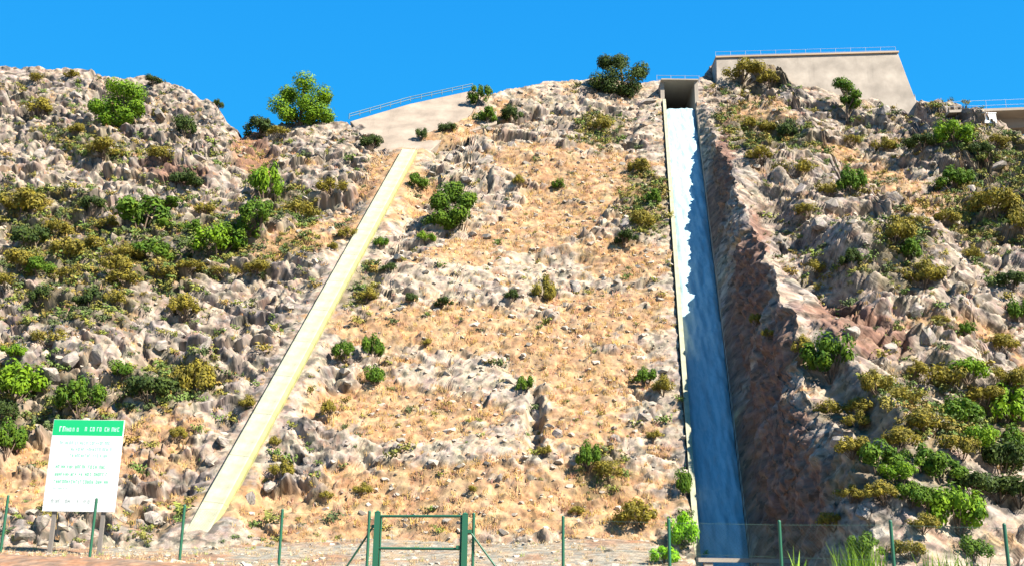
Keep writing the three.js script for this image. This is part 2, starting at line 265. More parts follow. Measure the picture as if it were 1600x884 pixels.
// ground: one sheet from behind the camera to beneath the hill
{
  const earthMap = noiseTexture(512, (i, j, S) => { const n = tfbm(i / S, j / S, 8, 601, 6), m = tfbm(i / S, j / S, 4, 631, 5); const v = 200 + n * 60; return [v + m * 30, v + m * 5, v - m * 20]; }, true);
  const xs = [], zs = []; for (let x = -220; x <= 220; x += (Math.abs(x) < 34 ? 0.35 : 8)) xs.push(x); for (let z = 120; z >= -60; z -= (z < -16 ? 0.35 : 6)) zs.push(z); zs.push(-150);
  const pos = [], col = [], uv = [], idx = [];
  zs.forEach(z => xs.forEach(x => {
    pos.push(x, z < -60 ? 0 : groundY(x, z), z); uv.push(x / 3, z / 3);
    const n = fbm(x / 2.5, z / 2.5, 641, 4), earth = sstep(0.05, 0.45, n + 0.7 * sstep(-7, -12, x) * sstep(-6, -2, z - fenceZ(x))) * 0.9, gravel = z > fenceZ(x) + 8.5 ? 1 : 0;
    for (let a = 0; a < 3; a++) col.push(lerp(lerp([0.36, 0.30, 0.22][a], [0.33, 0.175, 0.095][a], earth), [0.36, 0.35, 0.34][a], gravel));
  }));
  for (let j = 0; j < zs.length - 1; j++) for (let i = 0; i < xs.length - 1; i++) { const a = j * xs.length + i; idx.push(a, a + 1, a + xs.length + 1, a, a + xs.length + 1, a + xs.length); }
  const g = new THREE.BufferGeometry(); g.setAttribute('position', new THREE.Float32BufferAttribute(pos, 3)); g.setAttribute('color', new THREE.Float32BufferAttribute(col, 3)); g.setAttribute('uv', new THREE.Float32BufferAttribute(uv, 2)); g.setIndex(idx); g.computeVertexNormals();
  structure(new THREE.Mesh(g, new THREE.MeshStandardMaterial({ vertexColors: true, map: earthMap, bumpMap: rockBump, bumpScale: 0.04, roughness: 0.97 })), 'ground', 'reddish earth and pale gravel ground at the foot of the slope', 'ground');
}

// ------------------------------------------------------------------ the spillway chute and its water
function ribbon(rows, cols, f) {                                   // a grid of points f(u, v) -> [x, t, d]
  const pos = [], uv = [], idx = [];
  for (let j = 0; j <= rows; j++) for (let i = 0; i <= cols; i++) { const [x, t, d] = f(i / cols, j / rows), p = world(x, t, d); pos.push(p.x, p.y, p.z); uv.push(x, t); }
  for (let j = 0; j < rows; j++) for (let i = 0; i < cols; i++) { const a = j * (cols + 1) + i; idx.push(a, a + 1, a + cols + 2, a, a + cols + 2, a + cols + 1); }
  const g = new THREE.BufferGeometry(); g.setAttribute('position', new THREE.Float32BufferAttribute(pos, 3)); g.setAttribute('uv', new THREE.Float32BufferAttribute(uv, 2)); g.setIndex(idx); g.computeVertexNormals(); return g;
}
function loft(t0, t1, rows, section) {                             // a closed section (list of [xoffset, d]) carried along the chute
  const n = section(t0).length, pos = [], uv = [], idx = [];
  for (let j = 0; j <= rows; j++) { const t = lerp(t0, t1, j / rows); let s = 0; section(t).forEach(([x, d], i, l) => { const p = world(x, t, d); if (i) s += Math.hypot(x - l[i - 1][0], d - l[i - 1][1]); pos.push(p.x, p.y, p.z); uv.push(s, t); }); }
  for (let j = 0; j < rows; j++) for (let i = 0; i < n; i++) { const a = j * n + i, b = j * n + (i + 1) % n; idx.push(a, b, b + n, a, b + n, a + n); }
  for (const [o, f] of [[0, 1], [rows * n, -1]]) for (let i = 1; i < n - 1; i++) f > 0 ? idx.push(o, o + i + 1, o + i) : idx.push(o, o + i, o + i + 1);
  const g = new THREE.BufferGeometry(); g.setAttribute('position', new THREE.Float32BufferAttribute(pos, 3)); g.setAttribute('uv', new THREE.Float32BufferAttribute(uv, 2)); g.setIndex(idx); const f = g.toNonIndexed(); f.computeVertexNormals(); return f;
}
{
  const chute = new THREE.Group();
  const t0 = -2.6, t1 = TC;
  part(loft(t0, t1, 60, t => { const x = chuteX(t), w = chuteW(t); return [[x - 0.05, -0.45], [x + w + 0.12, -0.45], [x + w + 0.12, -0.75], [x - 0.05, -0.75]]; }), concMat, 'floor_slab', chute);
  part(loft(t0, t1 + 0.1, 60, t => { const x = chuteX(t); return [[x - 0.25, 0.5], [x - 0.02, 0.5], [x - 0.02, -0.8], [x - 0.25, -0.8]]; }), creamMat, 'side_wall', chute);
  part(loft(t0, t1 + 0.1, 60, t => { const x = chuteX(t) + chuteW(t); return [[x + 0.02, 0.12], [x + 0.16, 0.12], [x + 0.16, -0.8], [x + 0.02, -0.8]]; }), concMat, 'side_wall', chute);
  thing(chute, 'spillway_chute', 'long steep concrete spillway chute cut into the rock, carrying water', 'chute');
  const foamMap = noiseTexture(512, (i, j, S) => { const n = tfbm(i / S, (j / S) * 0.25, 12, 701, 5), m = tfbm(i / S, j / S, 8, 731, 5), f = sstep(-0.35, 0.25, n + 0.6 * m); return [lerp(222, 250, f), lerp(234, 252, f), lerp(238, 253, f)]; }, true);
  foamMap.repeat.set(0.5, 0.25);
  const waterMat = new THREE.MeshPhysicalMaterial({ color: new THREE.Color(0.335, 0.45, 0.485), map: foamMap, bumpMap: rockBump, bumpScale: 0.014, roughness: 0.35, ior: 1.33 });
  const g = ribbon(420, 22, (u, v) => { const t = lerp(t0, t1 + 1.6, v), x = chuteX(t) + 0.0 + u * chuteW(t); const over = Math.max(0, t - t1 + 0.3); return [x, t, -0.1 + 0.1 * fbm(x / 0.35, t / 1.8, 751, 3) + 0.1 * vnoise(x / 0.9, t / 2.4, 757) - over * 1.05 - 0.12 * sstep(0.12, 0, Math.min(u, 1 - u))]; });
  const w = new THREE.Mesh(g, waterMat); structure(w, 'water', 'white foaming water rushing down the concrete chute', 'water');
}
// culvert mouth, deck and rail at the top of the chute
const topP = world(C_TOP[0], TC, 0), XL = C_TOP[0] - 0.02, XR = C_TOPR[0] + 0.02;
{
  const g = new THREE.Group(), z = topP.z - 0.15, yb = topP.y - 1.2, yt = onZ(1060, 127, topP.z).y, depth = 14;
  part(box(0.3, yt - yb, depth, XL - 0.15, (yt + yb) / 2, z - depth / 2), concMat, 'side_wall', g);
  part(box(0.28, yt - yb, depth + 0.2, XR + 0.14, (yt + yb) / 2, z + 0.1 - depth / 2), concMat, 'side_wall', g);
  part(box(XR - XL + 0.56, 0.1, depth + 0.4, (XL + XR) / 2, yt + 0.053, z + 0.2 - depth / 2), concMat, 'roof_slab', g);
  part(box(XR - XL + 0.6, yt - yb, 0.3, (XL + XR) / 2, (yt + yb) / 2, z - depth - 0.15), concMat, 'back_wall', g);
  part(box(XR - XL + 0.6, 0.3, depth, (XL + XR) / 2, yb + 0.1, z - depth / 2), concMat, 'floor_slab', g);
  thing(g, 'culvert_mouth', 'dark square concrete culvert mouth where the water leaves at the crest', 'culvert');
}
function railing(pts, h, n, mat, name, label, rails = 2, r = 0.025) {
  const g = new THREE.Group(), curve = new THREE.CatmullRomCurve3(pts, false, 'catmullrom', 0.01), ps = curve.getSpacedPoints(n);
  for (const p of ps) part(bar(p, V(p.x, p.y + h, p.z), r), mat, 'post', g);
  for (let k = 1; k <= rails; k++) { const gs = []; for (let i = 0; i < n; i++) gs.push(bar(V(ps[i].x, ps[i].y + h * k / rails - 0.02, ps[i].z), V(ps[i + 1].x, ps[i + 1].y + h * k / rails - 0.02, ps[i + 1].z), r * 0.85)); part(mergeGeometries(gs), mat, 'rail', g); }
  return thing(g, name, label, 'railing');
}
{
  const z = topP.z - 0.6, yt = onZ(1060, 127, topP.z).y + 0.103;
  railing([V(XL - 0.5, yt, z), V(XR + 0.5, yt, z)], 0.7, 3, galvMat, 'railing', 'thin grey metal railing on the deck above the culvert mouth', 2, 0.018);
}
// the canal wall on the right
{
  const z = topP.z - 2.6, A = onZ(1120, 92, z), B = onZ(1403, 84, z), C = onZ(1446, 178, z), D = onZ(1122, 215, z);
  const s = new THREE.Shape([new THREE.Vector2(A.x, A.y), new THREE.Vector2(B.x, B.y), new THREE.Vector2(C.x, C.y - 1.5), new THREE.Vector2(D.x, D.y - 1)]);
  const geo = new THREE.ExtrudeGeometry(s, { depth: 2.6, bevelEnabled: true, bevelSize: 0.04, bevelThickness: 0.04, bevelSegments: 2 }); geo.translate(0, 0, z - 2.6);
  const g = new THREE.Group(); part(geo, concMat, 'wall_body', g);
  const cap = mergeGeometries([(() => { const v = new THREE.Vector3().subVectors(B, A), L = v.length(), c = new THREE.BoxGeometry(L + 0.16, 0.14, 2.9); c.rotateZ(Math.atan2(v.y, v.x)); c.translate((A.x + B.x) / 2, (A.y + B.y) / 2 + 0.12, z - 1.3); return c; })()]);
  part(cap, new THREE.MeshStandardMaterial({ color: new THREE.Color(0.45, 0.33, 0.22), map: tile(concMap, 0.5), roughness: 0.9 }), 'coping', g);
  thing(g, 'canal_wall', 'tall pale concrete canal wall with sloping end above the right rocks', 'wall');
  const u = V(0, 0.19, 0); railing([A.clone().add(u).setZ(z - 0.3), B.clone().add(u).setZ(z - 0.3)], 0.62, 12, galvMat, 'railing', 'thin grey metal railing along the top of the pale canal wall', 2, 0.014);
}
// slab bridge at the far right with a white cabinet
{
  const z = -69.5, A = onZ(1476, 180, z), B = onZ(1720, 171, z), g = new THREE.Group(), L = B.x - A.x;
  const tilt = Math.atan2(B.y - A.y, L);
  const mk = (l, h, d, y, zz) => { const b = new THREE.BoxGeometry(l, h, d); b.rotateZ(tilt); b.translate((A.x + B.x) / 2, (A.y + B.y) / 2 + y, z + zz); return b; };
  part(mk(L, 0.2, 3, -0.1, -0.6), concMat, 'deck', g); part(mk(L, 0.75, 1.4, -0.58, -1.3), concMat, 'beam', g);
  for (const k of [0.15, 0.5, 0.85]) part(box(0.5, 5, 1, A.x + L * k, A.y - 3.3, z - 1.4), concMat, 'pier', g);
  thing(g, 'slab_bridge', 'low concrete slab bridge with dark beam on the right skyline', 'bridge');
  const c = onZ(1546, 187, z + 1.25), cab = new THREE.Group(), wm = new THREE.MeshStandardMaterial({ color: new THREE.Color(0.8, 0.8, 0.76), roughness: 0.5 });
  part(box(0.85, 0.75, 0.5, 0, 0, 0), wm, 'cabinet_body', cab); part(box(0.93, 0.06, 0.58, 0, 0.405, 0), wm, 'lid', cab); part(box(0.36, 0.6, 0.02, -0.2, 0, 0.262), wm, 'door', cab); part(box(0.36, 0.6, 0.02, 0.2, 0, 0.262), wm, 'door', cab); part(box(0.12, 1.4, 0.12, 0, -1.05, 0), wm, 'stand', cab);
  cab.position.copy(c); thing(cab, 'white_cabinet', 'small white box cabinet under the slab bridge', 'cabinet');
  railing([V(A.x, A.y + 0.0, z + 0.6), V(B.x, B.y + 0.0, z + 0.6)], 0.8, 8, galvMat, 'railing', 'thin grey metal railing on the low slab bridge', 2, 0.014);
}
// the pipe casing on the left, its concrete apron and railing
{
  const P = PIPE, g = new THREE.Group();
  const a = world(P[0][0], P[0][1], 0.5), b = world(P[1][0], P[1][1], 0.5), ax = new THREE.Vector3().subVectors(b, a), L = ax.length(); ax.normalize();
  const nn = V(0, CA, SA), side = new THREE.Vector3().crossVectors(ax, nn).normalize(), up = new THREE.Vector3().crossVectors(side, ax).normalize();
  const basis = new THREE.Matrix4().makeBasis(side, up, ax.clone().negate()); // local x across, y out, z down the slope
  const N = 13, seg = L / N, s = new THREE.Shape([[-0.56, -1.4], [-0.56, 0.38], [-0.5, 0.44], [0.34, 0.44], [0.38, 0.41], [0.38, -1.4]].map(q => new THREE.Vector2(...q)));
  const s2 = new THREE.Shape([[0.383, -1.4], [0.383, 0.38], [0.48, 0.33], [0.52, 0.27], [0.52, -1.4]].map(q => new THREE.Vector2(...q)));
  for (let i = 0; i < N; i++) {
    const e = new THREE.ExtrudeGeometry(s, { depth: seg - 0.014, bevelEnabled: false }), o = (i + 1) * seg;
    e.translate(0, 0, -o); e.applyMatrix4(basis); const q = part(e, creamMat, 'casing_segment', g); q.position.copy(a);
    const e2 = new THREE.ExtrudeGeometry(s2, { depth: seg - 0.014, bevelEnabled: false }); e2.translate(0, 0, -o); e2.applyMatrix4(basis); const q2 = part(e2, creamSideMat, 'side_ledge', g); q2.position.copy(a);
  }
  thing(g, 'pipe_casing', 'long straight cream concrete pipe casing running diagonally down the slope', 'pipe');
  // apron
  const outline = [[548, 187], [640, 160], [738, 139], [775, 150], [775, 190], [690, 215], [656, 246], [642, 272], [612, 272], [580, 225]].map(([x, y]) => onSlope(x, y, 0.3));
  const sh = new THREE.Shape(outline.map(p => new THREE.Vector2(p[0], p[1])));
  const ge = new THREE.ExtrudeGeometry(sh, { depth: 0.9, bevelEnabled: true, bevelSize: 0.06, bevelThickness: 0.06, bevelSegments: 2 });
  ge.translate(0, 0, -0.8); ge.applyMatrix4(new THREE.Matrix4().makeBasis(V(1, 0, 0), V(0, SA, -CA), V(0, CA, SA)).setPosition(0, Y0, Z0));
  thing(new THREE.Mesh(ge, apronMat), 'concrete_apron', 'smooth pale concrete apron wall at the top of the pipe casing', 'wall');
  const rp = [[545, 186], [640, 159], [738, 138]].map(([x, y]) => { const q = onSlope(x, y, 0.15); return world(...q); });
  railing(rp, 0.42, 12, railMat, 'railing', 'dark metal railing along the sloping top of the concrete apron', 2, 0.04);
}
// concrete sill in front of the chute foot
{
  const A = onZ(1090, 872, -37), B = onZ(1292, 874, -37), g = new THREE.Group();
  const b = box(B.x - A.x, 0.14, 0.4, (A.x + B.x) / 2, (A.y + B.y) / 2 - 0.06, -37); part(b, concMat, 'beam', g);
  for (const k of [0.08, 0.5, 0.92]) part(box(0.3, 2.2, 0.3, lerp(A.x, B.x, k), A.y - 1.24, -37), concMat, 'pier', g);
  thing(g, 'concrete_sill', 'low grey concrete sill beam across the foot of the chute', 'beam');
}
// ------------------------------------------------------------------ fence, gate, sign
const POSTS = [[-135, 768], [12, 775], [150, 780], [288, 790], [441, 797], [880, 808], [1045, 812], [1218, 815], [1392, 815], [1570, 820], [1755, 824]];
function fencePoint(px, py) { const r = dir(px, py); let z = -31; for (let i = 0; i < 6; i++) { const p = CAM.clone().addScaledVector(r, z / r.z); z = fenceZ(p.x); } return CAM.clone().addScaledVector(r, z / r.z); }
function wires(a, b, y0a, y1a, y0b, y1b) {                         // chain link between two posts
  const gs = [], L = Math.hypot(b.x - a.x, b.z - a.z), s = 0.1, H = y1a - y0a;
  const P = (u, y) => V(lerp(a.x, b.x, u), lerp(lerp(y0a, y1a, y), lerp(y0b, y1b, y), u), lerp(a.z, b.z, u));
  for (let k = -H; k < L; k += s) for (const m of [1, -1]) {
    const u0 = Math.max(0, k), u1 = Math.min(L, k + H); if (u1 - u0 < 0.02) continue;
    const f = u => m > 0 ? (u - k) / H : 1 - (u - k) / H; gs.push(bar(P(u0 / L, f(u0)), P(u1 / L, f(u1)), 0.0011, 3));
  }
  for (const y of [0.02, 0.5, 0.98]) gs.push(bar(P(0, y), P(1, y), 0.004, 3));
  return mergeGeometries(gs);
}
const gateTop = [fencePoint(590, 800), fencePoint(727, 803)];
{
  const tops = POSTS.map(p => fencePoint(...p));
  const build = (list, label) => {
    const g = new THREE.Group();
    list.forEach((p, i) => {
      const yb = groundY(p.x, p.z) - 0.3, post = part(new THREE.CylinderGeometry(0.045, 0.045, p.y - yb, 10).translate(p.x, (p.y + yb) / 2, p.z), p.gate ? new THREE.MeshStandardMaterial() : greenMat, 'post', g);
      part(new THREE.SphereGeometry(0.05, 8, 5, 0, 6.2832, 0, 1.5708).translate(p.x, p.y, p.z), greenMat, 'cap', post);
      if (i) { const q = list[i - 1]; const m = part(wires(q, p, groundY(q.x, q.z) + 0.05, q.y - 0.05, groundY(p.x, p.z) + 0.05, p.y - 0.05), wireMat, 'wire_mesh', g); m.userData.kind = 'stuff'; }
    });
    return thing(g, 'chain_link_fence', label, 'fence', 'chain link fence runs along the road');
  };
  const e0 = gateTop[0].clone(), e1 = gateTop[1].clone(), off = V(0.25, 0, 0);
  const L = build([...tops.slice(0, 5), e0.clone().sub(off)], 'green post chain link fence running from the gate past the white sign');
  const R = build([e1.clone().add(off), ...tops.slice(5)], 'green post chain link fence running from the gate past the water chute');
  // gate
  const g = new THREE.Group(), [a, b] = gateTop, y0 = (groundY(a.x, a.z) + groundY(b.x, b.z)) / 2 + 0.08;
  for (const p of [a, b]) { const yb = groundY(p.x, p.z) - 0.3, q = part(box(0.17, p.y - yb, 0.17, p.x, (p.y + yb) / 2, p.z), greenMat, 'post', g); part(new THREE.ConeGeometry(0.13, 0.06, 4).rotateY(Math.PI / 4).translate(p.x, p.y + 0.031, p.z), greenMat, 'cap', q); }
  const at = (k, y) => V(lerp(a.x, b.x, k), y, lerp(a.z, b.z, k)), yTop = Math.min(a.y, b.y) - 0.06, yMid = onZ(660, 857, (a.z + b.z) / 2).y;
  for (const [n, y] of [['top_rail', yTop], ['middle_rail', yMid], ['bottom_rail', y0]]) part(bar(at(0.035, y), at(0.965, y), 0.04, 8), greenMat, n, g);
  for (const k of [0.045, 0.955]) part(bar(at(k, y0), at(k, yTop), 0.03, 8), greenMat, 'stile', g);
  const w = part(wires(at(0.05, 0), at(0.95, 0), y0, yTop, y0, yTop), wireMat, 'wire_mesh', g); w.userData.kind = 'stuff';
  part(box(0.12, 0.1, 0.06, at(0.93, 0).x, yMid + 0.05, at(0.93, 0).z + 0.05), greenMat, 'latch', g);
  thing(g, 'gate', 'green metal gate with thick posts and a middle rail', 'gate');
  for (const [p, q, lab] of [[fencePoint(583, 822), fencePoint(538, 890), 'thin green brace leaning on the gate post towards the pipe casing'], [fencePoint(734, 830), fencePoint(778, 890), 'thin green brace leaning on the gate post towards the water chute']]) {
    const r = new THREE.Group(), d = q.clone().sub(p).normalize(), end = q.clone().addScaledVector(d, 0.35); part(bar(p, end, 0.03, 8), greenMat, 'strut', r); part(box(0.12, 0.1, 0.08, p.x, p.y, p.z), greenMat, 'clamp', r); thing(r, 'gate_brace', lab, 'brace');
  }
}
{
  const c = document.createElement('canvas'); c.width = 660; c.height = 860; const x = c.getContext('2d'), R = rng(77);
  x.fillStyle = '#fbfdfb'; x.fillRect(0, 0, 660, 860); x.fillStyle = '#00c878'; x.fillRect(0, 0, 660, 150);
  const line = (x0, x1, y, h, col) => { x.fillStyle = col; let p = x0; while (p < x1) { const w = Math.min(x1 - p, 14 + R() * 50); for (let q = p; q < p + w; q += h * 0.62) { x.fillRect(q, y, h * 0.16, h); x.fillRect(q, y + (R() < 0.5 ? 0 : h * 0.42), h * 0.45, h * 0.18); if (R() < 0.6) x.fillRect(q + h * 0.32, y + h * 0.1, h * 0.15, h * 0.9); if (R() < 0.4) x.fillRect(q, y + h * 0.82, h * 0.45, h * 0.18); } p += w + h * 0.6; } };
  line(60, 100, 62, 50, '#e9fff4'); line(110, 260, 74, 36, '#d6fbe8'); line(300, 625, 66, 40, '#d6fbe8');
  for (const y of [205, 265, 325]) line(y === 205 ? 80 : 190, y === 325 ? 540 : 560, y, 30, '#5cc29a');
  line(70, 545, 430, 32, '#12b474'); line(70, 560, 500, 32, '#12b474'); line(70, 570, 570, 32, '#25bb80'); line(70, 200, 640, 20, '#7fb3a0');
  for (const [a, b] of [[70, 150], [200, 260], [310, 340], [370, 420]]) line(a, b, 750, 38, '#98a9a6');
  const tex = new THREE.CanvasTexture(c); tex.colorSpace = THREE.SRGBColorSpace;
  const z = -37.6, A = onZ(85, 655, z), B = onZ(195, 657, z), C = onZ(178, 800, z), w = B.x - A.x + 0.0, h = A.y - C.y, g = new THREE.Group(), cx = (A.x + B.x) / 2 - 0.02, base = groundY(cx, z);
  const wm = new THREE.MeshStandardMaterial({ color: new THREE.Color(0.7, 0.7, 0.7), roughness: 0.6 });
  g.position.set(cx, base, z);
  const pan = part(box(w, h, 0.06, 0, (A.y + C.y) / 2 - base, 0), wm, 'board', g);
  const pr = new THREE.PlaneGeometry(w - 0.02, h - 0.02); pr.translate(0, (A.y + C.y) / 2 - base, 0.034); part(pr, new THREE.MeshStandardMaterial({ map: tex, color: new THREE.Color(0.6, 0.6, 0.6), roughness: 0.55 }), 'printed_face', pan);
  for (const s of [-0.34, 0.34]) part(box(0.14, A.y - base - 0.1 + 0.4, 0.1, s * w, (A.y - base - 0.1 - 0.4) / 2, -0.083), barkMat0, 'leg', g);
  for (const s of [0.25, 0.75]) part(box(w - 0.1, 0.09, 0.05, 0, lerp(C.y, A.y, s) - base, -0.056 + 0.0), galvMat, 'crossbar', pan);
  thing(g, 'notice_board', 'tall white notice board with green header and green text lines', 'sign');
}

// ------------------------------------------------------------------ plants
function leafGeometry(list, len, wid, R, tint) {                   // list of [x, y, z, nx, ny, nz] -> leaf diamonds with their own tone
  const pos = [], col = [], nor = [], a = V(), b = V(), n = V();
  for (const [x, y, z, nx, ny, nz, cs] of list) {
    n.set(nx + (R() - 0.5) * 0.9, ny + (R() - 0.5) * 0.9 + 0.3, nz + (R() - 0.5) * 0.9).normalize();
    a.set(R() - 0.5, R() - 0.5, R() - 0.5).cross(n).normalize(); b.crossVectors(n, a);
    const l = len * (0.7 + R() * 0.6), w = wid * (0.7 + R() * 0.6), p = [[x - a.x * l, y - a.y * l, z - a.z * l], [x + b.x * w, y + b.y * w, z + b.z * w], [x + a.x * l, y + a.y * l, z + a.z * l], [x - b.x * w, y - b.y * w, z - b.z * w]];
    const k = clamp(R() * 0.75 + ((cs * 977.7) % 1) * 0.4 - 0.08), tone = tint(k, R()); for (const i of [0, 2, 1, 0, 3, 2]) { pos.push(...p[i]); col.push(...tone); nor.push(n.x, n.y, n.z); }
  }
  const g = new THREE.BufferGeometry(); g.setAttribute('position', new THREE.Float32BufferAttribute(pos, 3)); g.setAttribute('color', new THREE.Float32BufferAttribute(col, 3)); g.setAttribute('normal', new THREE.Float32BufferAttribute(nor, 3)); return g;
}
function clumps(R, K, spread, flat, size) { const c = []; for (let i = 0; i < K; i++) { const a = R() * 6.283, r = Math.sqrt(R()) * spread; c.push([Math.cos(a) * r, (0.35 + R() * 0.75 * (1.15 - r * 0.6)) * flat, Math.sin(a) * r, size * (0.65 + R() * 0.7)]); } return c; }
function leaves(R, cl, per) { const l = []; for (const [x, y, z, s] of cl) for (let i = 0; i < per; i++) { let u = R() * 2 - 1, a = R() * 6.283, q = Math.sqrt(1 - u * u), nx = q * Math.cos(a), nz = q * Math.sin(a), rr = s * Math.pow(R(), 0.3) * (R() < 0.06 ? 1.25 : 1); const py = y + u * rr * 0.85; if (py > 0.02) l.push([x + nx * rr, py, z + nz * rr, nx, u, nz, s]); } return l; }
const leafMat = new THREE.MeshPhysicalMaterial({ vertexColors: true, roughness: 0.9, specularIntensity: 0.25, transmission: 0.3, thickness: 0, side: THREE.DoubleSide });
const strawMat = new THREE.MeshStandardMaterial({ vertexColors: true, roughness: 0.9, side: THREE.DoubleSide });
const barkMat = new THREE.MeshStandardMaterial({ color: new THREE.Color(0.13, 0.09, 0.06), roughness: 0.95, bumpMap: rockBump, bumpScale: 0.02 });
const TINT = {
  lime: (k, j) => [lerp(0.13, 0.22, k), lerp(0.32, 0.44, k), lerp(0.005, 0.015, j)],
  bright: (k, j) => [lerp(0.06, 0.19, k), lerp(0.14, 0.30, k), lerp(0.005, 0.015, j)],
  green: (k, j) => [lerp(0.04, 0.12, k), lerp(0.10, 0.19, k), lerp(0.006, 0.015, j)],
  dark: (k, j) => [lerp(0.025, 0.07, k), lerp(0.05, 0.10, k), lerp(0.01, 0.02, j)],
  olive: (k, j) => [lerp(0.13, 0.28, k), lerp(0.12, 0.22, k), lerp(0.015, 0.035, j)],
};
function stems(R, cl, r0) { const gs = []; for (const [x, y, z] of cl.slice(0, 9)) gs.push(bar(V(x * 0.08, -0.25, z * 0.08), V(x * 0.95, y, z * 0.95), r0, 5)); return mergeGeometries(gs); }
const PROTO = {};
for (const kind of Object.keys(TINT)) PROTO[kind] = [0, 1, 2].map(v => {
  const R = rng(900 + v * 31 + kind.length * 7 + kind.charCodeAt(0)), cl = clumps(R, 17, 0.84, 0.74, 0.3), g = new THREE.Group();
  const dense = kind === 'olive' ? 105 : 120, len = kind === 'olive' ? 0.07 : 0.078;
  part(leafGeometry(leaves(R, cl, dense), len, len * 0.5, R, TINT[kind]), leafMat, 'foliage', g); part(stems(R, cl, 0.022), barkMat, 'stem', g); return g;
});
const WORDS = { lime: 'vivid lime green bush', bright: 'bright green shrub', green: 'rich green shrub', dark: 'dark green shrub', olive: 'olive yellow bush' };
function regionOf(px, py) {
  const pipeX = lerp(300, 640, clamp((850 - py) / 610));
  if (py > 770) return ['behind the wire fence at the slope foot', 'foot'];
  if (px < pipeX) return py < 300 ? ['on crest rocks beside the pipe casing', 'left crest'] : py < 540 ? ['in the scrub band beside the pipe casing', 'left middle'] : ['among grey rocks above the white notice board', 'left low'];
  if (px < 1100) return py < 420 ? ['between pipe casing and chute in the upper grass', 'centre upper'] : ['between pipe casing and chute on the lower slope', 'centre lower'];
  return py < 300 ? ['on the rocks below the pale canal wall', 'right crest'] : py < 540 ? ['on the shaded crag beyond the water chute', 'right middle'] : ['in the lower thicket beyond the chute', 'right low'];
}
const PR = rng(4242);
function shrub(px, py, rx, ry, kind) {
  const h = hit(px, Math.min(py + ry * 0.45, 905)); if (!h) return;
  const proto = PROTO[kind][Math.floor(PR() * 3)], o = proto.clone(), m = h.k / 1600;
  o.position.copy(h.p).add(V(0, -0.12 * ry * m, 0.1)); o.rotation.y = PR() * 6.283; const sx = rx * m * 1.12, sy = ry * m * 1.75;
  o.scale.set(sx, sy * (0.9 + PR() * 0.2), sx * 0.9);
  const [where, key] = regionOf(px, py), size = rx > 30 ? 'large' : rx > 17 ? 'medium' : 'small';
  thing(o, 'shrub', `${size} ${WORDS[kind]} ${where}`, 'shrub', `${size} ${kind} shrubs, ${key}`);
}
const B = 'bright', L = 'lime', G = 'green', D = 'dark', O = 'olive';
